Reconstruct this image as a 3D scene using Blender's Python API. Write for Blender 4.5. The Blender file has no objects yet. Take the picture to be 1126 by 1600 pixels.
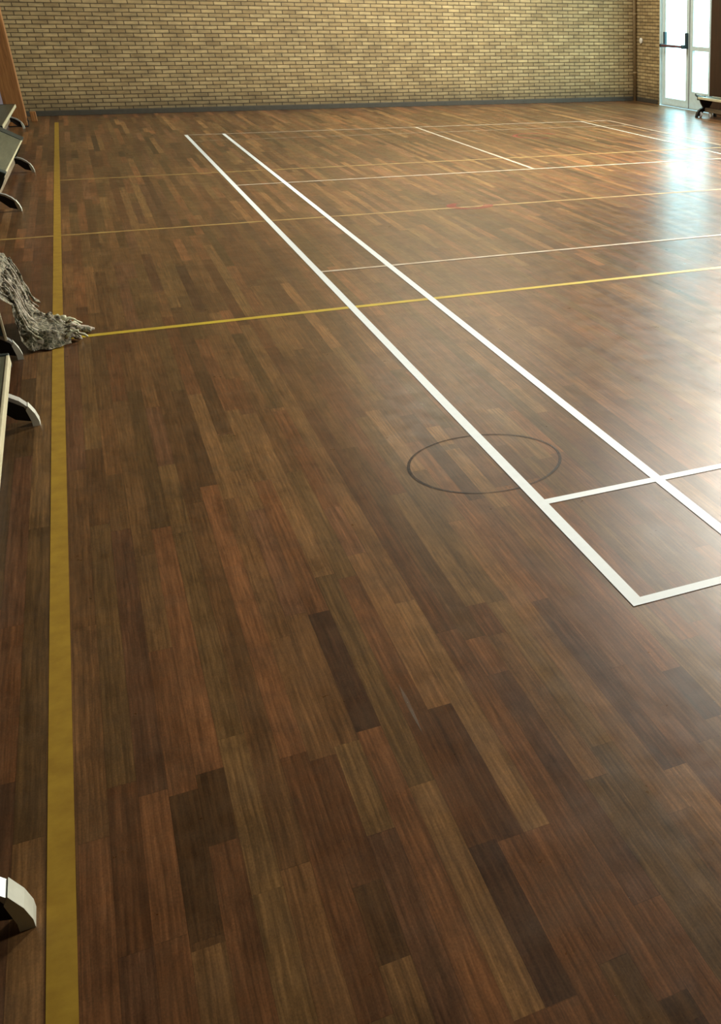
import bpy, bmesh, math, random
from mathutils import Vector, Matrix, noise
random.seed(7)
scene = bpy.context.scene
COL = scene.collection

# ---------------------------------------------------------------- helpers
def s2l(c):
    return tuple(((x/255)/12.92 if x/255 <= .04045 else (((x/255)+.055)/1.055)**2.4) for x in c)

def link(name, me, mat=None, parent=None, smooth=False):
    o = bpy.data.objects.new(name, me)
    COL.objects.link(o)
    if mat is not None: me.materials.append(mat)
    if parent is not None: o.parent = parent
    if smooth:
        for p in me.polygons: p.use_smooth = True
    return o

def from_bm(name, bm, mat=None, parent=None, smooth=False):
    bmesh.ops.recalc_face_normals(bm, faces=bm.faces)
    me = bpy.data.meshes.new(name); bm.to_mesh(me); bm.free()
    return link(name, me, mat, parent, smooth)

def box(bm, x0, x1, y0, y1, z0, z1, bevel=0.0, seg=2):
    r = bmesh.ops.create_cube(bm, size=1)
    vs = r['verts']
    for v in vs:
        v.co = Vector(((x0+x1)/2 + v.co.x*(x1-x0), (y0+y1)/2 + v.co.y*(y1-y0), (z0+z1)/2 + v.co.z*(z1-z0)))
    if bevel > 0:
        es = list({e for v in vs for e in v.link_edges})
        bmesh.ops.bevel(bm, geom=es, offset=bevel, segments=seg, affect='EDGES', profile=.5)

def tube(bm, pts, rads, n=10, cap=True):
    pts = [Vector(p) for p in pts]
    if not hasattr(rads, '__len__'): rads = [rads]*len(pts)
    rings = []
    for i, p in enumerate(pts):
        a = pts[max(i-1, 0)]; b = pts[min(i+1, len(pts)-1)]
        t = (b-a).normalized()
        ref = Vector((0, 0, 1)) if abs(t.z) < .9 else Vector((0, 1, 0))
        u = t.cross(ref).normalized(); w = t.cross(u)
        rings.append([bm.verts.new(p + (u*math.cos(2*math.pi*k/n) + w*math.sin(2*math.pi*k/n))*rads[i]) for k in range(n)])
    for i in range(len(rings)-1):
        for k in range(n):
            bm.faces.new((rings[i][k], rings[i][(k+1) % n], rings[i+1][(k+1) % n], rings[i+1][k]))
    if cap:
        bm.faces.new(rings[0]); bm.faces.new(rings[-1])

def prism_y(bm, poly, y0, y1):
    a = [bm.verts.new((x, y0, z)) for x, z in poly]
    b = [bm.verts.new((x, y1, z)) for x, z in poly]
    bm.faces.new(a); bm.faces.new(b[::-1])
    for i in range(len(poly)):
        j = (i+1) % len(poly)
        bm.faces.new((a[i], b[i], b[j], a[j]))

def quad(bm, pts):
    bm.faces.new([bm.verts.new(p) for p in pts])

def structure(o):
    o['kind'] = 'structure'; return o

def tag(o, label, cat, group=None):
    o['label'] = label; o['category'] = cat
    if group: o['group'] = group
    return o

def empty(name, loc=(0, 0, 0), rz=0.0):
    o = bpy.data.objects.new(name, None); COL.objects.link(o)
    o.location = loc; o.rotation_euler = (0, 0, rz); o.empty_display_size = .1
    return o

# ---------------------------------------------------------------- materials
def mat(name):
    m = bpy.data.materials.new(name); m.use_nodes = True
    nt = m.node_tree; b = nt.nodes['Principled BSDF']
    return m, nt, b

def N(nt, t, **kw):
    n = nt.nodes.new(t)
    for k, v in kw.items(): setattr(n, k, v)
    return n

def mix(nt, fac, a, b, bt='MIX'):
    n = N(nt, 'ShaderNodeMix', data_type='RGBA', blend_type=bt)
    for s, v in ((n.inputs[0], fac), (n.inputs[6], a), (n.inputs[7], b)):
        if isinstance(v, bpy.types.NodeSocket): nt.links.new(v, s)
        elif isinstance(v, (int, float)): s.default_value = v
        else: s.default_value = (*v, 1)
    return n.outputs[2]

def ramp(nt, src, stops):
    n = N(nt, 'ShaderNodeValToRGB')
    e = n.color_ramp.elements
    while len(e) < len(stops): e.new(.5)
    for el, (p, c) in zip(e, stops):
        el.position = p; el.color = (c, c, c, 1) if isinstance(c, (int, float)) else (*c, 1)
    nt.links.new(src, n.inputs[0])
    return n.outputs[0]

def noisetex(nt, vec, scale, detail=4, rough=.6):
    n = N(nt, 'ShaderNodeTexNoise'); n.inputs['Scale'].default_value = scale
    n.inputs['Detail'].default_value = detail; n.inputs['Roughness'].default_value = rough
    if vec is not None: nt.links.new(vec, n.inputs['Vector'])
    return n.outputs['Fac']

def mapping(nt, vec, scale=(1, 1, 1), rot=(0, 0, 0), loc=(0, 0, 0)):
    n = N(nt, 'ShaderNodeMapping'); n.inputs['Scale'].default_value = scale
    n.inputs['Rotation'].default_value = rot; n.inputs['Location'].default_value = loc
    nt.links.new(vec, n.inputs['Vector']); return n.outputs[0]

def bump(nt, h, strength, dist, b):
    n = N(nt, 'ShaderNodeBump'); n.inputs['Strength'].default_value = strength
    n.inputs['Distance'].default_value = dist
    nt.links.new(h, n.inputs['Height']); nt.links.new(n.outputs[0], b.inputs['Normal'])

def simple(name, rgb, rough=.5, metal=0., var=.15, scale=12., spec=.5, rgb2=None):
    m, nt, b = mat(name)
    c = s2l(rgb); c2 = s2l(rgb2) if rgb2 else tuple(x*(1-var*2) for x in c)
    tc = N(nt, 'ShaderNodeTexCoord')
    f = noisetex(nt, tc.outputs['Object'], scale)
    f = ramp(nt, f, [(.35, 0.), (.65, 1.)])
    nt.links.new(mix(nt, f, c2, c), b.inputs['Base Color'])
    b.inputs['Roughness'].default_value = rough; b.inputs['Metallic'].default_value = metal
    b.inputs['Specular IOR Level'].default_value = spec
    return m

# parquet: colour per strip comes from a face-corner attribute, grain from UVs in metres
m_floor, nt, b = mat('parquet')
at = N(nt, 'ShaderNodeAttribute', attribute_name='plank'); uv = N(nt, 'ShaderNodeUVMap', uv_map='grain')
edge = N(nt, 'ShaderNodeUVMap', uv_map='edge')
g1 = noisetex(nt, mapping(nt, uv.outputs[0], (70, 2.4, 1)), 1., 5, .66)
g2 = noisetex(nt, mapping(nt, uv.outputs[0], (330, 14, 1)), 1., 3, .6)
wv = N(nt, 'ShaderNodeTexWave', wave_type='BANDS', bands_direction='X', wave_profile='SAW')
wv.inputs['Scale'].default_value = 10; wv.inputs['Distortion'].default_value = 7; wv.inputs['Detail'].default_value = 3
wv.inputs['Detail Scale'].default_value = 1.0
nt.links.new(mapping(nt, uv.outputs[0], (2.6, .35, 1)), wv.inputs['Vector'])
c = mix(nt, 1., at.outputs['Color'], ramp(nt, g1, [(.25, .45), (.5, .98), (.75, 1.6)]), 'MULTIPLY')
c = mix(nt, 1., c, ramp(nt, g2, [(.3, .86), (.7, 1.13)]), 'MULTIPLY')
c = mix(nt, .55, c, mix(nt, 1., c, ramp(nt, wv.outputs['Fac'], [(0, .7), (.8, 1.25), (1, .75)]), 'MULTIPLY'))
geo = N(nt, 'ShaderNodeNewGeometry')
big = noisetex(nt, mapping(nt, geo.outputs['Position'], (3.2, 1.6, 1)), 1., 5, .7)
c = mix(nt, 1., c, ramp(nt, big, [(.3, .72), (.7, 1.28)]), 'MULTIPLY')
dirt = noisetex(nt, geo.outputs['Position'], 7., 8, .8)
c = mix(nt, ramp(nt, dirt, [(.42, 0.), (.75, .42)]), c, s2l((98, 80, 60)))
soot = noisetex(nt, mapping(nt, geo.outputs['Position'], (13, 5, 1), (0, 0, .5)), 1., 8, .78)
c = mix(nt, 1., c, ramp(nt, soot, [(.3, .62), (.5, 1.), (.75, 1.18)]), 'MULTIPLY')
speck = noisetex(nt, mapping(nt, geo.outputs['Position'], (260, 150, 1)), 1., 3, .7)
c = mix(nt, 1., c, ramp(nt, speck, [(.3, .82), (.7, 1.2)]), 'MULTIPLY')
sep = N(nt, 'ShaderNodeSeparateXYZ'); nt.links.new(edge.outputs[0], sep.inputs[0])
def edgemask(sock, w):
    # sock runs 0..1 across: dark near both ends
    a = N(nt, 'ShaderNodeMath', operation='SUBTRACT'); nt.links.new(sock, a.inputs[0]); a.inputs[1].default_value = .5
    d = N(nt, 'ShaderNodeMath', operation='ABSOLUTE'); nt.links.new(a.outputs[0], d.inputs[0])
    g = N(nt, 'ShaderNodeMath', operation='GREATER_THAN'); nt.links.new(d.outputs[0], g.inputs[0]); g.inputs[1].default_value = .5-w
    return g.outputs[0]
em = edgemask(sep.outputs[0], .016)
em2 = edgemask(sep.outputs[1], .0012)
mx = N(nt, 'ShaderNodeMath', operation='MAXIMUM'); nt.links.new(em, mx.inputs[0]); nt.links.new(em2, mx.inputs[1])
ms = N(nt, 'ShaderNodeMath', operation='MULTIPLY'); nt.links.new(mx.outputs[0], ms.inputs[0]); ms.inputs[1].default_value = .25
c = mix(nt, ms.outputs[0], c, s2l((28, 16, 9)))
nt.links.new(c, b.inputs['Base Color'])
rg = noisetex(nt, geo.outputs['Position'], 9., 5, .7)
nt.links.new(ramp(nt, rg, [(.3, .27), (.7, .36)]), b.inputs['Roughness'])
b.inputs['Specular IOR Level'].default_value = .34
wob = noisetex(nt, mapping(nt, geo.outputs['Position'], (7, 2.5, 1)), 1., 3, .6)
bump(nt, wob, .10, .01, b)

def brick_mat(name, rot):
    m, nt, b = mat(name)
    geo = N(nt, 'ShaderNodeNewGeometry')
    sp = N(nt, 'ShaderNodeSeparateXYZ'); nt.links.new(geo.outputs['Position'], sp.inputs[0])
    cb = N(nt, 'ShaderNodeCombineXYZ')
    nt.links.new(sp.outputs[1 if rot else 0], cb.inputs[0]); nt.links.new(sp.outputs[2], cb.inputs[1])
    v = cb.outputs[0]
    def bricks(c1, c2, mo, bias):
        t = N(nt, 'ShaderNodeTexBrick'); t.offset = .5; t.squash = 1
        nt.links.new(v, t.inputs['Vector'])
        t.inputs['Scale'].default_value = 1; t.inputs['Brick Width'].default_value = .2
        t.inputs['Row Height'].default_value = .0568; t.inputs['Mortar Size'].default_value = .0075
        t.inputs['Mortar Smooth'].default_value = .25; t.inputs['Bias'].default_value = bias
        t.inputs['Color1'].default_value = (*c1, 1); t.inputs['Color2'].default_value = (*c2, 1); t.inputs['Mortar'].default_value = (*mo, 1)
        return t
    t = bricks(s2l((178, 156, 112)), s2l((150, 127, 86)), s2l((88, 72, 48)), -.1)
    n1 = noisetex(nt, mapping(nt, v, (3, 11, 1)), 1.3, 4, .7)
    c = mix(nt, 1., t.outputs['Color'], ramp(nt, n1, [(.3, .66), (.5, 1.), (.72, 1.35)]), 'MULTIPLY')
    n2 = noisetex(nt, v, .7, 3, .6)
    c = mix(nt, 1., c, ramp(nt, n2, [(.3, .84), (.7, 1.14)]), 'MULTIPLY')
    # courses get darker towards the floor
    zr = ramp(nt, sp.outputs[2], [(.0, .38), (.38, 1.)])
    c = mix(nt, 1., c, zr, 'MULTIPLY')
    nt.links.new(c, b.inputs['Base Color']); b.inputs['Roughness'].default_value = .75
    inv = N(nt, 'ShaderNodeMath', operation='SUBTRACT'); inv.inputs[0].default_value = 1; nt.links.new(t.outputs['Fac'], inv.inputs[1])
    bump(nt, inv.outputs[0], .6, .008, b)
    return m
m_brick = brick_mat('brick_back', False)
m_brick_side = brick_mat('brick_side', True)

def wood(name, a, bcol, scale=(14, 14, .9), rough=.5):
    m, nt, b = mat(name)
    tc = N(nt, 'ShaderNodeTexCoord')
    g = noisetex(nt, mapping(nt, tc.outputs['Object'], scale), 1.5, 5, .65)
    g2 = noisetex(nt, mapping(nt, tc.outputs['Object'], tuple(s*4 for s in scale)), 1.5, 3, .6)
    c = mix(nt, ramp(nt, g, [(.3, 0.), (.7, 1.)]), s2l(a), s2l(bcol))
    c = mix(nt, 1., c, ramp(nt, g2, [(.3, .8), (.7, 1.15)]), 'MULTIPLY')
    nt.links.new(c, b.inputs['Base Color']); b.inputs['Roughness'].default_value = rough
    return m
m_column = wood('glulam', (128, 82, 42), (182, 128, 74), (20, 20, .8))
m_seat = wood('bench_top', (72, 76, 58), (100, 102, 80), (30, 1.2, 30), .45)
m_beam = wood('bench_beam', (110, 96, 76), (160, 146, 122), (30, 1.2, 30), .5)
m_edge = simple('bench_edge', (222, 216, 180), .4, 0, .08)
m_teal = simple('teal_metal', (52, 68, 68), .45, .3, .15)
m_steel = simple('grey_metal', (176, 180, 176), .35, .35, .1)
m_dark = simple('dark_metal', (38, 40, 40), .55, .2, .2)
m_black = simple('black_rubber', (20, 20, 20), .7)
m_cap = simple('pale_rubber', (205, 208, 192), .5, 0, .08)
m_wheel = simple('white_wheel', (235, 238, 240), .4, 0, .03)
m_white = simple('white_line', (238, 248, 250), .6, 0, .02, 25)
m_whitedull = simple('dull_white_line', (206, 196, 178), .45, 0, .12, 9, rgb2=(176, 156, 128))  # duller white for the farther court lines
m_yellow = simple('yellow_line', (170, 137, 40), .5, 0, .06, 14, rgb2=(152, 118, 30))
m_yellowfaded = simple('worn_yellow_line', (174, 146, 82), .45, 0, .1, 6, rgb2=(142, 108, 64))
m_yellowbright = simple('bright_yellow_line', (206, 184, 52), .45, 0, .1, 6, rgb2=(188, 160, 52))
m_frame = simple('door_aluminium', (214, 236, 238), .4, .0, .05)
m_frameedge = simple('door_edge', (150, 158, 160), .4, .2, .05)
m_bar = simple('push_bar_red', (104, 62, 66), .45, 0, .1)
m_barend = simple('push_bar_end', (44, 62, 68), .5)
m_skirt = simple('skirting', (70, 66, 56), .6, 0, .1)
m_pipe = simple('pipe_paint', (160, 140, 104), .5, 0, .1)
m_plastic = simple('white_plastic', (230, 226, 214), .4, 0, .03)
m_ceiling = simple('ceiling_paint', (120, 112, 98), .8)
m_lwall = simple('side_wall_paint', (96, 84, 66), .7)
m_ground = simple('paving', (205, 212, 208), .8, 0, .05, 3)
m_pale = simple('pale_door_paint', (170, 160, 176), .5, 0, .04)
m_trim = wood('dark_trim', (44, 26, 14), (66, 40, 22))

m_glass, nt, b = mat('door_glass')
nt.nodes.remove(b)
tr = N(nt, 'ShaderNodeBsdfTransparent'); tr.inputs[0].default_value = (.93, 1, .99, 1)
gl = N(nt, 'ShaderNodeBsdfGlossy'); gl.inputs['Roughness'].default_value = .03
mxs = N(nt, 'ShaderNodeMixShader'); mxs.inputs[0].default_value = .06
nt.links.new(tr.outputs[0], mxs.inputs[1]); nt.links.new(gl.outputs[0], mxs.inputs[2])
nt.links.new(mxs.outputs[0], nt.nodes['Material Output'].inputs[0])

def alpha_mark(name, rgb, amax, scale):
    m, nt, b = mat(name)
    b.inputs['Base Color'].default_value = (*s2l(rgb), 1); b.inputs['Roughness'].default_value = .6
    tc = N(nt, 'ShaderNodeTexCoord')
    f = noisetex(nt, tc.outputs['Object'], scale, 3)
    nt.links.new(ramp(nt, f, [(.3, amax*.45), (.6, amax)]), b.inputs['Alpha'])
    return m
m_whitefaint = simple('faint_white_line', (178, 160, 136), .4, 0, .1, 9, rgb2=(140, 114, 86))
m_scuff = alpha_mark('dark_scuff', (30, 22, 16), .8, 7)
m_red = alpha_mark('faded_red', (168, 70, 56), .45, 7)
m_pale_scuff = alpha_mark('pale_scuff', (156, 146, 130), .28, 12)

# ---------------------------------------------------------------- room shell
X0, X1, Y0, Y1, H = -2.6, 8.25, -6.0, 16.8, 5.4
PW = .0588; PX = -0.3735
PLANKS = [(-0.4, -0.63, 0.04, 1.22, 'n'), (-0.03, -0.56, -0.33, 0.5, 'p'), (-0.252, -0.68, 0.16, 0.72, 'p'), (-0.326, -0.53, 0.21, 1.25, 'o'),
 (-0.445, 0.05, 1.59, 0.62, 'n'), (-0.38, 0.22, 1.08, 1.22, 'o'), (-0.65, -0.72, -0.21, 0.55, 'r'), (-0.59, -0.71, 0.33, 1.35, 'y'), (-0.77, -1.14, -0.47, 1.4, 'y'),
 (-0.59, -1.1, -0.72, 1.05, 'r'), (-0.69, -1.14, -0.71, 0.5, 'p'), (-0.533, -1.28, -1.22, 0.6, 'n'), (-0.961, -1.25, -0.92, 1.2, 'y'), (-0.96, -0.92, -0.71, 0.55, 'n'),
 (-1.08, -0.64, -0.1, 1.3, 'o'), (-1.16, -0.46, -0.21, 0.5, 'n'), (-0.87, -0.58, -0.25, 1.3, 'o'), (-1.282, -0.68, -0.23, 1.25, 'r'), (-1.22, -0.71, -0.26, 0.5, 'n'),
 (-1.221, -1.2, -0.73, 1.1, 'y'), (-0.88, 1.97, 4.14, 0.6, 'n'), (-0.998, 1.45, 2.6, 0.6, 'n'), (-1.06, 1.32, 2.3, 0.72, 'n'), (-0.94, 1.3, 2.52, 1.35, 'y'),
 (-0.88, 1.55, 1.95, 1.1, 'o'), (-0.742, 0.59, 2.16, 1.3, 'y'), (-0.64, 1.07, 2.14, 1.05, 'r'), (-0.61, 2.18, 3.44, 0.7, 'o'), (-0.69, 2.63, 3.29, 1.2, 'n'),
 (-0.82, 2.24, 3.41, 1.12, 'r'), (-0.32, 1.91, 2.76, 0.72, 'r'), (-0.505, 0.12, 2.1, 0.64, 'r'), (-0.27, 1.25, 1.97, 1.35, 'y'), (-0.56, 0.35, 1.65, 1.22, 'n'),
 (-0.11, 1.45, 1.67, 1.45, 'y'), (-0.166, 0.91, 1.85, 0.56, 'p'), (-0.09, 0.81, 1.4, 1.3, 'y'), (0.09, 0.99, 1.35, 0.6, 'r'), (0.29, 0.16, 0.78, 0.55, 'n'),
 (0.378, 1.63, 1.97, 1.3, 'o'), (-0.83, -0.22, 0.38, 0.45, 'p'), (-0.72, -.2, .55, .95, 'r')]
HUES = {'n': (105, 74, 44), 'r': (106, 70, 42), 'p': (98, 67, 44), 'y': (110, 80, 48), 'o': (102, 76, 45)}
rowdict = {}
for x, a, bb, s, h in PLANKS:
    rowdict.setdefault(math.floor((x-PX)/PW), []).append((a, bb, s, h))
bm = bmesh.new()
lay_c = bm.loops.layers.float_color.new('plank')
lay_g = bm.loops.layers.uv.new('grain'); lay_e = bm.loops.layers.uv.new('edge')
rng = random.Random(21)
def plank(x0, x1, y0, y1, shade, hue):
    if y1-y0 < .01: return
    base = s2l(HUES[hue]); base = tuple(v*shade**(.85+.08*min(max(y0-2, 0), 9)) for v in base)
    f = bm.faces.new([bm.verts.new((x, y, 0)) for x, y in ((x0, y0), (x1, y0), (x1, y1), (x0, y1))])
    ou, ov = rng.uniform(0, 50), rng.uniform(0, 50)
    for lp, (a, c_) in zip(f.loops, ((0, 0), (1, 0), (1, 1), (0, 1))):
        lp[lay_c] = (*base, 1)
        lp[lay_g].uv = (ou + a*(x1-x0), ov + c_*(y1-y0))
        lp[lay_e].uv = (a, c_)
i0 = math.floor((X0-PX)/PW); i1 = math.ceil((X1-PX)/PW)
def rshade():
    s = math.exp(rng.gauss(0, .23)); return min(max(s, .55), 1.55)
for i in range(i0, i1+1):
    xa, xb = max(PX+i*PW, X0), min(PX+(i+1)*PW, X1)
    if xb-xa < .002: continue
    segs = sorted(rowdict.get(i, []))
    y = Y0
    y -= 0
    while y < Y1-1e-4:
        nxt = [s for s in segs if s[0] >= y-1e-4]
        lim = nxt[0][0] if nxt else Y1
        if nxt and abs(nxt[0][0]-y) < .02:
            a, e, s_, h_ = nxt[0]
            plank(xa, xb, y, e, s_, h_); y = e; segs = [q for q in segs if q[0] >= e-1e-4]; continue
        L = rng.choice((.5, .7, .9, 1.2, 1.5, 1.9))*rng.uniform(.85, 1.15)
        if y == Y0: L *= rng.uniform(.2, 1)
        e = min(y+L, lim, Y1)
        if 0 < lim-e < .15: e = lim
        plank(xa, xb, y, e, rshade(), rng.choice('nnnnrrryppoo'))
        y = e
me = bpy.data.meshes.new('floor'); bm.to_mesh(me); bm.free()
structure(link('floor', me, m_floor))

def wallbox(name, m, *a):
    bm = bmesh.new(); box(bm, *a); return structure(from_bm(name, bm, m))
T = .3
wallbox('wall_back', m_brick, X0-T, X1+T, Y1, Y1+T, -.02, H)
wallbox('wall_left', m_lwall, X0-T, X0, Y0-T, Y1, -.02, H)
wallbox('wall_front', m_lwall, X0-T, X1+T, Y0-T, Y0, -.02, H)
wallbox('ceiling', m_ceiling, X0-T, X1+T, Y0-T, Y1+T, H, H+T)
# right wall: door opening and a band of high windows that light the hall
DY0, DY1, DH = 13.95, 15.83, 3.7
W = [(8.6, 12.4)]; WZ0, WZ1 = 1.3, 3.6
bm = bmesh.new()
box(bm, X1, X1+T, DY1, Y1+.0, -.02, H)
box(bm, X1, X1+T, DY0, DY1, DH, H)
ys = [Y0-T]
for a, e in W: ys += [a, e]
ys.append(DY0)
for k in range(0, len(ys), 2): box(bm, X1, X1+T, ys[k], ys[k+1], -.02, H)
for a, e in W:
    box(bm, X1, X1+T, a, e, -.02, WZ0); box(bm, X1, X1+T, a, e, WZ1, H)
structure(from_bm('wall_right', bm, m_brick_side))
for k, (a, e) in enumerate(W):
    wn = structure(empty('window_%d' % (k+1), (X1+.12, (a+e)/2, WZ0)))
    hw = (e-a)/2; hh = WZ1-WZ0
    bm = bmesh.new()
    for y in (-hw+.03, -hw/3, hw/3, hw-.03): box(bm, -.03, .03, y-.03, y+.03, 0, hh)
    for z in (.03, hh-.03): box(bm, -.028, .028, -hw, hw, z-.03, z+.03)
    from_bm('window_frame', bm, m_frame, wn)
    bm = bmesh.new(); quad(bm, [(0, -hw+.01, .01), (0, hw-.01, .01), (0, hw-.01, hh-.01), (0, -hw+.01, hh-.01)]); from_bm('window_pane', bm, m_glass, wn)
wallbox('ground', m_ground, X1+T, X1+14, -12, 40, -.1, -.03)

# skirting
bm = bmesh.new(); box(bm, X0, X1, Y1-.015, Y1, 0, .075, .004); structure(from_bm('baseboard_back', bm, m_skirt))
bm = bmesh.new(); box(bm, X1-.015, X1, DY1+.06, Y1-.015, 0, .075, .004); box(bm, X1-.015, X1, Y0, 12.7, 0, .075, .004)
structure(from_bm('baseboard_right', bm, m_skirt))

# far-left corner: dark post trim and pale door leaf seen past the timber column
bm = bmesh.new(); box(bm, -2.1, -1.97, Y1-.05, Y1, 0, 3.0, .004); structure(from_bm('trim_1', bm, m_trim))
d = structure(empty('door_3', (-2.35, Y1-.03, 0)))
bm = bmesh.new(); box(bm, -.25, .25, -.02, .02, .02, 2.1, .003); from_bm('door_leaf', bm, m_pale, d)
bm = bmesh.new(); tube(bm, [(-.2, -.02, 1), (-.2, -.06, 1), (-.1, -.06, 1)], .01); from_bm('handle', bm, m_dark, d)

# timber portal post on the left
col = empty('timber_column', (-1.915, 15.35, 0))
tag(col, 'orange-brown laminated timber post rising at the left edge behind the benches', 'column')
bm = bmesh.new(); box(bm, -.115, .115, -.15, .15, .012, H-.02, .008); from_bm('post', bm, m_column, col)
bm = bmesh.new(); box(bm, -.118, .118, -.16, .16, 0, .012, .002)
for sx in (-1, 1): box(bm, sx*.118-.003, sx*.118+.003, -.1, .1, 0, .1, .001)
for y in (-.05, .05): tube(bm, [(.118, y, .06), (.128, y, .06)], .011, 6)
from_bm('base_plate', bm, m_dark, col)
bl = empty('timber_block', (-1.735, 16.0, 0))
tag(bl, 'small brown wooden block on the floor just right of the timber post', 'block')
bm = bmesh.new(); box(bm, -.04, .035, -.06, .06, 0, .13, .006); from_bm('block', bm, m_column, bl)

# ---------------------------------------------------------------- door in the right wall
def leaf_frame(bm, y0, y1, z0, z1, st, rail, x=.0, t=.025, mids=()):
    box(bm, x-t, x+t, y0, y0+st, z0, z1, .003); box(bm, x-t, x+t, y1-st, y1, z0, z1, .003)
    box(bm, x-t+.001, x+t-.001, y0+st, y1-st, z0, z0+rail, .003); box(bm, x-t+.001, x+t-.001, y0+st, y1-st, z1-rail, z1, .003)
    for m_ in mids: box(bm, x-t+.001, x+t-.001, y0+st, y1-st, m_-.035, m_+.035, .003)
XD = X1+.06
fr_ = structure(empty('trim_2', (XD, DY0, 0)))
bm = bmesh.new()
wY = DY1-DY0
box(bm, -.06, .05, 0, .05, 0, DH, .004); box(bm, -.06, .05, wY-.04, wY, 0, DH, .004)
box(bm, -.06, .05, .05, wY-.04, DH-.05, DH, .004)
from_bm('door_surround', bm, m_frame, fr_)
bm = bmesh.new(); box(bm, .05, T-.05, -.001, .012, 0, DH, .002); box(bm, .05, T-.05, wY-.012, wY+.001, 0, DH, .002)
from_bm('reveal_lining', bm, m_frame, fr_)
bm = bmesh.new(); box(bm, -.05, .05, .05, wY-.04, -.005, .012, .003); from_bm('threshold', bm, m_frameedge, fr_)
ya = 14.76-DY0
d1 = structure(empty('door_1', (XD, DY0, 0)))
bm = bmesh.new(); leaf_frame(bm, ya, wY-.045, .015, DH-.055, .13, .12, mids=(2.1,)); from_bm('leaf_frame', bm, m_frame, d1)
bm = bmesh.new(); quad(bm, [(0, ya+.12, .12), (0, wY-.16, .12), (0, wY-.16, DH-.17), (0, ya+.12, DH-.17)]); from_bm('pane', bm, m_glass, d1)
bm = bmesh.new(); box(bm, -.031, .02, ya-.0, ya+.022, .015, DH-.06, .002); from_bm('meeting_edge', bm, m_frameedge, d1)
pb = bm = bmesh.new()
tube(bm, [(-.12, ya+.1, 1.0), (-.12, wY-.14, 1.0)], .021, 14)
bar = from_bm('push_bar', bm, m_bar, d1, True)
for y in (ya+.08, wY-.19):
    bm = bmesh.new()
    box(bm, -.07, -.024, y-.03, y+.03, .97, 1.22, .008, 3)
    box(bm, -.145, -.03, y-.022, y+.022, .97, 1.03, .008, 3)
    from_bm('bar_housing', bm, m_barend, d1)
bm = bmesh.new(); box(bm, X1-.04, X1, 12.7, DY0-.03, 0, 3.2, .006); structure(from_bm('dark_panel', bm, m_trim))  # dark panel set over the brick beside the doors
d2 = structure(empty('door_2', (XD, DY0, 0)))
bm = bmesh.new(); leaf_frame(bm, .055, ya-.004, .015, DH-.055, .1, .28, mids=(.98, 2.1)); from_bm('leaf_frame', bm, m_frame, d2)
bm = bmesh.new(); quad(bm, [(0, .15, .25), (0, ya-.1, .25), (0, ya-.1, DH-.17), (0, .15, DH-.17)]); from_bm('pane', bm, m_glass, d2)

# corner pipe and wall switch
pp = empty('wall_pipe', (X1-.05, Y1-.06, 0))
tag(pp, 'brown painted vertical pipe in the far right corner of the brick walls', 'pipe')
bm = bmesh.new(); tube(bm, [(0, 0, .0), (0, 0, H-.01)], .028, 14); from_bm('pipe', bm, m_pipe, pp, True)
for z in (.5, 1.5, 2.5, 3.5):
    bm = bmesh.new(); tube(bm, [(0, 0, z-.012), (0, 0, z+.012)], .034, 14); box(bm, .0, .05, -.01, .01, z-.01, z+.01); from_bm('clip', bm, m_pipe, pp)
sw = empty('light_switch', (X1, 16.55, 1.05))
tag(sw, 'small white round switch on brick wall left of the glass doors', 'switch')
bm = bmesh.new(); tube(bm, [(-.025, 0, 0), (-.02, 0, 0), (0, 0, 0)], [.045, .052, .052], 20); from_bm('cover', bm, m_plastic, sw, True)
bm = bmesh.new(); box(bm, -.034, -.02, -.015, .015, -.022, .022, .004); from_bm('rocker', bm, m_plastic, sw)

# ---------------------------------------------------------------- court lines
def line(label, x0, x1, y0, y1, m, z=.0012):
    bm = bmesh.new()
    # subdivide so wear and shading stay even
    n = max(1, int(max(x1-x0, y1-y0)/2)); 
    cx, cy = (x0+x1)/2, (y0+y1)/2
    along_y = (y1-y0) > (x1-x0)
    for k in range(n):
        if along_y:
            a, c_ = y0+(y1-y0)*k/n, y0+(y1-y0)*(k+1)/n; q = [(x0, a), (x1, a), (x1, c_), (x0, c_)]
        else:
            a, c_ = x0+(x1-x0)*k/n, x0+(x1-x0)*(k+1)/n; q = [(a, y0), (c_, y0), (c_, y1), (a, y1)]
        quad(bm, [(x-cx, y-cy, 0) for x, y in q])
    bmesh.ops.remove_doubles(bm, verts=bm.verts, dist=1e-5)
    o = from_bm('court_line', bm, m); o.location = (cx, cy, z)
    if o.data.polygons[0].normal.z < 0: o.data.flip_normals()
    return tag(o, label, 'court line')
w = .02
line('long yellow line running up the left side past the net bundle', -1.487, -1.437, -6, 15.7, m_yellow, .0010)
line('bright yellow line crossing the floor from the net bundle to the right', -1.437, 7.5, 3.70, 3.75, m_yellowbright, .0009)
line('faded yellow line crossing the floor next beyond the bright yellow one', -2.3, 7.5, 6.66, 6.71, m_yellowfaded, .0008)
line('faint pale yellow line crossing the floor, farthest yellow cross line', -1.437, 7.5, 9.64, 9.69, m_yellowfaded, .0008)
line('thick white outer sideline ending in the near right corner of the badminton court', 0, .04, 0, 13.4, m_white, .0020)
line('white inner sideline just right of the outer white sideline', .46, .50, 0, 13.4, m_white, .0020)
line('white baseline going right from the nearest corner of the badminton court', .04, 6.1, 0, .04, m_white, .0017)
line('white cross line just beyond the nearest white baseline', .04, 6.1, .76, .80, m_white, .0017)
line('thin white cross line between the circle mark and the yellow cross line beyond', .04, 6.06, 4.68, 4.72, m_whitedull, .0017)
line('thin dull white cross line in the far half of the court', .04, 6.06, 8.68, 8.72, m_whitedull, .0017)
line('faint white far service line just in front of the farthest white line', .04, 6.06, 12.60, 12.64, m_whitefaint, .0017)
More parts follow.
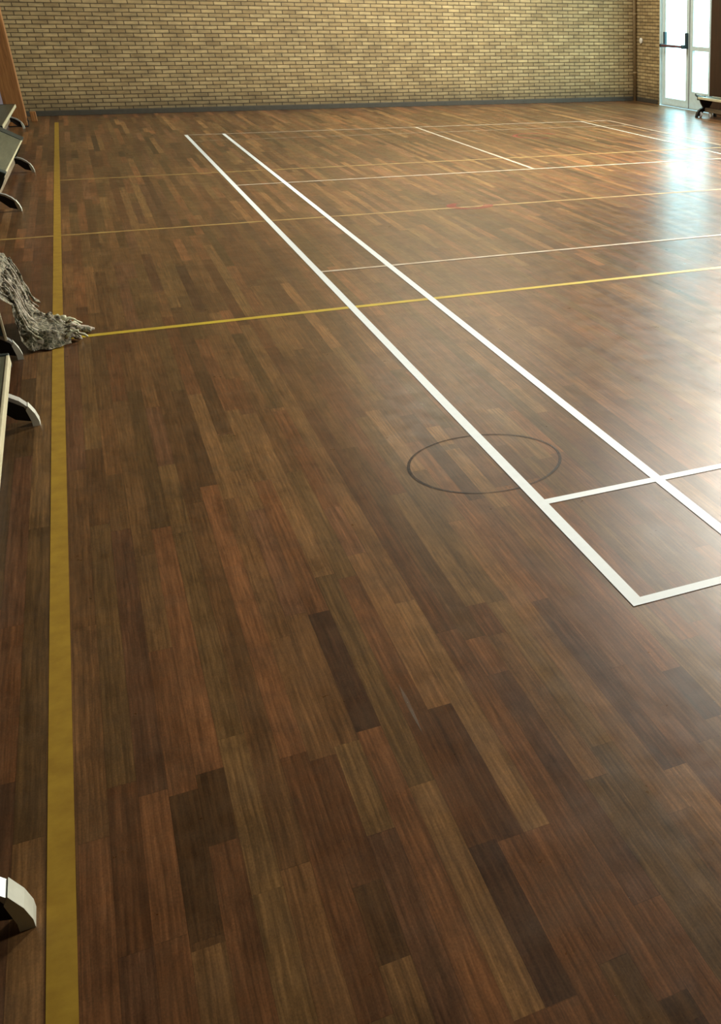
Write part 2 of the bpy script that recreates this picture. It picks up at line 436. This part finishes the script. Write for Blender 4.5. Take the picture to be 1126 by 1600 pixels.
line('farthest dull white cross line before the brick wall', .0, 6.1, 13.36, 13.40, m_whitedull, .0017)
line('white centre line slanting through the far half of the court', 3.03, 3.07, 8.72, 13.36, m_whitedull, .0020)
line('thin white sideline on the far right near the door reflection', 5.60, 5.64, 0, 13.4, m_whitedull, .0020)
line('outermost right white sideline, nearest the glass doors', 6.06, 6.10, 0, 13.4, m_whitefaint, .0020)

# circular scuff
def ring(bm, r, wd, a0=0, a1=2*math.pi, n=72, jit=0.):
    vs = []
    for k in range(n+1):
        a = a0+(a1-a0)*k/n; rr = r*(1+jit*math.sin(3*a+1)*.5)
        ww = wd*(.65+.45*abs(math.sin(a*1.3+.5)))
        vs.append((bm.verts.new(((rr-ww)*math.cos(a), (rr-ww)*math.sin(a), 0)), bm.verts.new(((rr+ww)*math.cos(a), (rr+ww)*math.sin(a), 0))))
    for k in range(n): bm.faces.new((vs[k][0], vs[k][1], vs[k+1][1], vs[k+1][0]))
bm = bmesh.new(); ring(bm, .285, .0055, jit=.02)
o = from_bm('circle_mark', bm, m_scuff); o.location = (-.035, 1.22, .0011)
tag(o, 'dark thin circular scuff on the floor crossed by the white sideline', 'floor mark')
bm = bmesh.new(); ring(bm, .30, .035, .3, 4.9)
o = from_bm('red_mark', bm, m_red); o.location = (4.27, 11.75, .0007)
tag(o, 'faint red arc worn into the far floor below the brick wall', 'floor mark')
bm = bmesh.new(); ring(bm, .16, .04, 2.0, 6.2)
o = from_bm('red_mark', bm, m_red); o.location = (1.70, 6.75, .0011)
tag(o, 'faint red smudge on the faded yellow cross line, mid floor', 'floor mark')
bm = bmesh.new()
bm.faces.new([bm.verts.new(v) for v in [(.0, -.11, 0), (.004, -.04, 0), (.006, .05, 0), (.002, .12, 0), (-.004, .05, 0), (-.003, -.03, 0)]])
o = from_bm('scuff_mark', bm, m_pale_scuff); o.location = (-.705, -.19, .0006)
tag(o, 'pale streak scuffed along a plank in the middle foreground', 'floor mark')

# ---------------------------------------------------------------- benches
SW = .27           # seat width
ARC = [(.0, .16), (.06, .150), (.10, .135), (.135, .112), (.158, .085), (.174, .05), (.180, .012), (.182, .0)]
def make_bench(length, seat_z, x_off=.035, wheel=False, hook=(1, 1), over=(.04, .04), wrap=0.0, plate=False):
    """bench along local +Y from 0 to length; local X=0 is the middle"""
    root = empty('gym_bench')
    t = .035
    bm = bmesh.new(); box(bm, -SW/2, SW/2, 0, length, seat_z-t, seat_z, .008, 3)
    seat = from_bm('seat', bm, m_seat, root)
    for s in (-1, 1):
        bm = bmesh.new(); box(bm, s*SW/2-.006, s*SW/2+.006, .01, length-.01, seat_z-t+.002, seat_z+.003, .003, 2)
        from_bm('edge_highlight', bm, m_edge, root)  # pale strip painted in as the lit highlight along the seat edge
    bm = bmesh.new(); box(bm, -.035, .035, .05, length-.05, .085, .15, .008, 2); from_bm('balance_beam', bm, m_beam, root)
    for e in (0, 1):
        y = -.01 if e == 0 else length+.01; sg = -1 if e == 0 else 1
        bm = bmesh.new()
        ya_, yb_ = sorted((y-sg*.02, y+sg*.012))
        box(bm, -SW/2-.004, SW/2+.004, ya_, yb_, seat_z-.05, seat_z+.004, .004, 2)
        if hook[e]:
            tube(bm, [(0, y, seat_z-.02), (0, y+sg*.1, seat_z-.02), (0, y+sg*.24, seat_z-.01), (0, y+sg*.29, seat_z+.0), (0, y+sg*.31, seat_z+.02)], [.035, .026, .018, .016, .012], 10)
        if wrap:
            a_, c_ = (-.012, .10) if e == 0 else (length-wrap, length+.012)
            box(bm, -SW/2-.006, SW/2+.006, a_, c_, seat_z-.01, seat_z+.006, .003, 2)
        from_bm('end_bracket', bm, m_teal, root)
        yl = over[0] if e == 0 else length-over[1]
        bm = bmesh.new()
        # central upright, flared out into the arch
        prism_y(bm, [(-.125, seat_z-t), (-.095, .21), (-.05, .14), (.05, .14), (.095, .21), (.125, seat_z-t)], yl-.02, yl+.02)
        leg = from_bm('leg', bm, m_teal, root)
        bm = bmesh.new()
        out = [(-x, z+.0) for x, z in reversed(ARC[:-1])] + [(x, z) for x, z in ARC[1:-1]]
        th = .012
        inn = [(x*(1-.075), max(z-th, 0.012) if abs(x) < .15 else z-.0) for x, z in out]
        # flange strip (pale rim): outer profile, full depth
        poly = out + inn[::-1]
        prism_y(bm, poly, yl-.026, yl+.026)
        rim = from_bm('foot_rim', bm, m_steel, leg)
        bm = bmesh.new()
        web = inn + [(.105, .03), (.05, .085), (-.05, .085), (-.105, .03)]
        prism_y(bm, web, yl-.006, yl+.006)
        from_bm('foot_web', bm, m_black, leg)
        for s in (-1, 1):
            bm = bmesh.new()
            cap = [(s*x, z) for x, z in [(.160, .088), (.178, .052), (.186, .02), (.186, 0), (.160, 0), (.160, .02), (.150, .07)]]
            prism_y(bm, cap if s > 0 else cap[::-1], yl-.028, yl+.028)
            from_bm('foot_cap', bm, m_cap, leg)
        if plate and e == 0:
            bm = bmesh.new(); box(bm, -.12, .128, yl-.034, yl-.026, .125, seat_z-t, .002)
            from_bm('leg_plate', bm, m_teal, leg)
            bm = bmesh.new(); box(bm, .128, .140, yl-.036, yl-.004, .10, seat_z-t, .003)
            from_bm('plate_edge', bm, m_edge, leg)
        if wheel and e == 1:
            for s in (-1, 1):
                bm = bmesh.new(); tube(bm, [(s*.10-.014, yl, .042), (s*.10-.012, yl, .042), (s*.10+.012, yl, .042), (s*.10+.014, yl, .042)], [.034, .042, .042, .034], 20)
                from_bm('wheel', bm, m_wheel, leg)
    return root

def rotseat(root, ang, seat_z):
    """tip the seat board of a bench about its right-hand edge"""
    for ch in root.children:
        if ch.name.split('.')[0] in ('seat', 'edge_highlight', 'end_bracket'):
            px, pz = SW/2, seat_z
            M = Matrix.Translation((px, 0, pz)) @ Matrix.Rotation(ang, 4, 'Y') @ Matrix.Translation((-px, 0, -pz))
            ch.data.transform(M)

def place(root, x_edge0, y0, x_edge1, y1):
    """right-hand seat edge runs from (x_edge0,y0) to (x_edge1,y1)"""
    a = math.atan2(-(x_edge1-x_edge0), (y1-y0))
    root.rotation_euler = (0, 0, a)
    root.location = (x_edge0 - SW/2*math.cos(a), y0 - SW/2*math.sin(a), 0)
    return root

bA = place(make_bench(3.0, .285, hook=(0, 0)), -1.555, -.545, -1.578, 2.445)
tag(bA, 'nearest bench at the left edge, its curved foot beside the lower yellow line', 'bench', 'low gym benches in a row along the left side')
bB = place(make_bench(3.0, .285, hook=(0, 0), plate=True), -1.655, 3.40, -1.95, 6.38)
tag(bB, 'second bench from the viewer, carrying the bunched net over its near end', 'bench', 'low gym benches in a row along the left side')
bC = make_bench(2.75, .30, hook=(0, 0), over=(.02, .3), wrap=.28); rotseat(bC, math.radians(30), .30)
place(bC, -1.765, 7.93, -1.70, 10.68)
tag(bC, 'grey-green bench with tilted seat board, just in front of the farthest left bench', 'bench', 'low gym benches in a row along the left side')
bE = place(make_bench(3.0, .30, hook=(0, 0)), -1.93, 12.02, -1.885, 15.0)
tag(bE, 'farthest bench on the left, ending beside the timber post', 'bench', 'low gym benches in a row along the left side')
bR = make_bench(3.4, .31, hook=(0, 1), wheel=True, over=(.05, .04))
a = 0.0
bR.location = (7.70+SW/2, 13.36-3.4+.04, 0)
for ch in bR.children:
    for g in list(ch.children)+[ch]:
        if g.data.materials[0] is m_steel: g.data.materials[0] = m_dark
        if g.name.startswith('foot_cap'): g.data.materials[0] = m_dark
        if g.name.startswith('leg'): g.data.materials[0] = m_dark
tag(bR, 'dark-legged low bench with pale seat in front of the glass doors', 'bench')

# ---------------------------------------------------------------- net bundle draped over the second bench
m_net, nt, b = mat('net_fibre')
tc = N(nt, 'ShaderNodeTexCoord')
vo = N(nt, 'ShaderNodeTexVoronoi', feature='DISTANCE_TO_EDGE'); vo.inputs['Scale'].default_value = 42
nt.links.new(tc.outputs['Object'], vo.inputs['Vector'])
n1 = noisetex(nt, tc.outputs['Object'], 60, 4, .8)
n2 = noisetex(nt, tc.outputs['Object'], 9, 3, .6)
c = mix(nt, ramp(nt, vo.outputs['Distance'], [(.02, 1.), (.16, 0.)]), s2l((50, 47, 34)), s2l((168, 158, 132)))
c = mix(nt, ramp(nt, n1, [(.45, 0.), (.75, .9)]), c, s2l((222, 214, 196)))
c = mix(nt, ramp(nt, n2, [(.45, 0.), (.7, .45)]), c, s2l((104, 116, 84)))
nt.links.new(c, b.inputs['Base Color']); b.inputs['Roughness'].default_value = .9
bump(nt, n1, 1., .012, b)
m_strand = simple('strand_white', (206, 196, 178), .8, 0, .2, 60, rgb2=(120, 112, 96))
m_tape = simple('net_tape', (206, 208, 176), .7, 0, .08, 30)
net = empty('net_bundle', (-1.6, 3.85, 0))
tag(net, 'bunched grey-beige net draped off a bench onto the yellow line', 'net')
prof = [(-1.90, .325), (-1.80, .335), (-1.70, .335), (-1.645, .31), (-1.618, .25), (-1.605, .17), (-1.585, .09), (-1.55, .055), (-1.50, .045), (-1.45, .035), (-1.40, .018)]
yn = [3.44, 3.42, 3.41, 3.41, 3.45, 3.51, 3.51, 3.51, 3.52, 3.54, 3.60]
yf = [4.35, 4.38, 4.36, 4.34, 4.32, 4.28, 4.22, 4.05, 3.96, 3.86, 3.76]
NS, NW = 90, 70
def interp(arr, t):
    t *= len(arr)-1; k = min(int(t), len(arr)-2); f = t-k
    p, q = arr[k], arr[k+1]
    return tuple(p[j]+(q[j]-p[j])*f for j in range(len(p))) if isinstance(p, tuple) else p+(q-p)*f
bm = bmesh.new(); grid = []
for i in range(NS+1):
    t = i/NS; x, z = interp(prof, t); a, c_ = interp(yn, t), interp(yf, t); row = []
    for j in range(NW+1):
        u = j/NW; y = a+(c_-a)*u
        x_ = x - .055*(1-u)*min(1, max(0, (t-.42)*6))*max(0, 1-t*.9)
        p = Vector((x_, y, z))
        nn = noise.noise(p*9)*.030 + noise.noise(p*24+Vector((5, 0, 0)))*.016 + noise.noise(p*60)*.006
        fold = math.sin(u*19+t*3+noise.noise(Vector((u*4, t*3, 1)))*3)*.012
        edge_f = min(1, u*8, (1-u)*8)
        hump = math.sin(math.pi*min(max(u, 0), 1))**.5*(.035 if t > .6 else .015)
        if t < .35: q = p+Vector((0, 0, abs(nn)+.5*abs(fold)+hump*.5))
        else:
            k = min(1, (t-.35)/.3); out = abs(nn)+abs(fold)*.6+.004
            q = p+Vector((out*(1-k*.4), noise.noise(p*13)*.02, (nn*.5+hump+out)*k))
        q.y += noise.noise(Vector((t*14, 3 if u > .5 else 9, 0)))*.025*(1-edge_f)
        if t > .5:
            kk = min(1, (t-.5)/.15); q.z *= (1-kk) + kk*min(1, min(u, 1-u)*7+.12)
        q.z = max(q.z, .006)
        row.append(bm.verts.new(q-Vector(net.location)))
    grid.append(row)
for i in range(NS):
    for j in range(NW):
        bm.faces.new((grid[i][j], grid[i+1][j], grid[i+1][j+1], grid[i][j+1]))
nm = from_bm('net_cloth', bm, m_net, net, True)
rr = random.Random(5)
def strand(p0, p1, r, m, name='net_end', lift=.02, wig=.012, n=14):
    bm = bmesh.new(); p0 = Vector(p0); p1 = Vector(p1); pts = []; rad = []
    for k in range(n+1):
        t = k/n; p = p0.lerp(p1, t)
        p += Vector((rr.uniform(-wig, wig), rr.uniform(-wig, wig)*1.5, 0))
        p.z += lift*math.sin(math.pi*t)
        rk = r*(1+.35*math.sin(k*2.1)+rr.uniform(-.15, .15)); p.z = max(p.z, rk+.002)
        pts.append(p-Vector(net.location)); rad.append(rk)
    rad[-1] *= .6
    tube(bm, pts, rad, 8); return from_bm(name, bm, m, net, True)
strand((-1.55, 3.93, .075), (-1.412, 3.90, .055), .016, m_tape, 'net_tape', .006, .003)
strand((-1.50, 3.78, .04), (-1.30, 3.815, .012), .012, m_strand, lift=.02)
strand((-1.48, 3.72, .04), (-1.305, 3.80, .012), .011, m_strand)
strand((-1.47, 3.75, .03), (-1.32, 3.77, .012), .012, m_net)
strand((-1.52, 3.70, .03), (-1.345, 3.64, .010), .012, m_strand)
strand((-1.50, 3.66, .03), (-1.36, 3.67, .012), .012, m_strand)
strand((-1.50, 3.68, .03), (-1.39, 3.70, .012), .013, m_net)
strand((-1.60, 3.59, .02), (-1.462, 3.56, .010), .011, m_strand)
strand((-1.60, 3.62, .03), (-1.475, 3.58, .012), .014, m_net)
strand((-1.60, 4.08, .05), (-1.555, 4.20, .06), .011, m_strand, lift=.03, n=6)
strand((-1.59, 4.02, .05), (-1.545, 4.14, .05), .009, m_strand, lift=.03, n=6)
for k in range(46):
    t0 = rr.uniform(.0, 1); x = -1.62+.22*t0; y = rr.uniform(3.56, 4.05-.2*t0)
    a_ = rr.uniform(-.9, .9)
    strand((x, y, .055-.02*t0), (x+.09*math.cos(a_), y+.09*math.sin(a_), .045-.02*t0), rr.uniform(.004, .008), rr.choice((m_strand, m_net, m_tape)), 'net_cord', .03, .007, 7)
# cords hanging over the bench edge
for k in range(26):
    y = rr.uniform(3.5, 4.3); pts = []; x0 = -1.66; y1 = y+rr.uniform(-.08, .06)
    bm = bmesh.new(); r_ = rr.uniform(.004, .008)
    for q in range(9):
        t0 = q/8; x_, z_ = interp(prof, .3+.38*t0)
        pts.append(Vector((x_+.022+rr.uniform(-.004, .006), max(3.46, y+(y1-y)*t0+rr.uniform(-.01, .01)), z_+.022))-Vector(net.location))
    tube(bm, pts, r_, 6); from_bm('net_cord', bm, rr.choice((m_strand, m_net, m_net)), net, True)

# ---------------------------------------------------------------- light
wd = bpy.data.worlds.new('sky'); scene.world = wd; wd.use_nodes = True
bg = wd.node_tree.nodes['Background']; bg.inputs[0].default_value = (.52, .91, 1.0, 1); bg.inputs[1].default_value = 8.0

def area(name, loc, rot, sx, sy, power, col):
    l = bpy.data.lights.new(name, 'AREA'); l.shape = 'RECTANGLE'; l.size = sx; l.size_y = sy; l.energy = power; l.color = col
    o = bpy.data.objects.new(name, l); COL.objects.link(o); o.location = loc; o.rotation_euler = rot
    return o
# added area lamps: fill at the window opening, unseen fill under the ceiling
for (a, e), pw in zip(W, (560,)):
    area('window_fill', (X1-.02, (a+e)/2, (WZ0+WZ1)/2), (0, math.radians(90), 0), WZ1-WZ0, e-a, pw, (1, .93, .78))
area('ceiling_fill', (4.0, 15.0, H-.2), (math.radians(12), 0, 0), 3.2, .6, 330, (1, .95, .8))
area('ceiling_fill', (5.6, 9.5, H-.2), (0, 0, 0), 2.5, 1.2, 260, (1, .95, .84))
def spot(loc, aim, power, deg, blend=1.0, size=.5, col=(1, .96, .88)):  # added, unseen spots; their cones shape the right-to-left falloff on the floor
    l = bpy.data.lights.new('fill_spot', 'SPOT'); l.energy = power; l.color = col
    l.spot_size = math.radians(deg); l.spot_blend = blend; l.shadow_soft_size = size
    o = bpy.data.objects.new('fill_spot', l); COL.objects.link(o); o.location = loc
    o.rotation_euler = (Vector(aim)-Vector(loc)).to_track_quat('-Z', 'Y').to_euler()
spot((7.2, 0.9, H-.2), (3.4, 1.1, 0), 5100, 69, col=(1, .94, .83))
spot((7.9, 9.6, H-.2), (2.2, 6.0, 0), 6600, 78, col=(1, .92, .78))

# ---------------------------------------------------------------- camera
F = Vector((0.43460769, 0.78843704, -0.43529668)); R = Vector((0.87906165, -0.47648345, 0.01463313)); U = Vector((0.19587436, 0.38901229, 0.90016814))
# exact orthonormal frame
F.normalize(); R = (R-F*R.dot(F)).normalized(); U = R.cross(F)
cam = bpy.data.cameras.new('camera'); co = bpy.data.objects.new('camera', cam); COL.objects.link(co)
M = Matrix((R, U, -F)).transposed().to_4x4(); M.translation = Vector((-1.13167, -2.33833, 1.56313))
co.matrix_world = M
cam.sensor_fit = 'VERTICAL'; cam.sensor_height = 24; cam.sensor_width = 24*1126/1600
cam.lens = 1619.75/1600*24
cam.shift_x = -(1066.04-563)/1600; cam.shift_y = 0
cam.clip_start = .02; cam.clip_end = 200
scene.camera = co
scene.view_settings.view_transform = 'Standard'
scene.view_settings.look = 'None'
scene.view_settings.exposure = 0
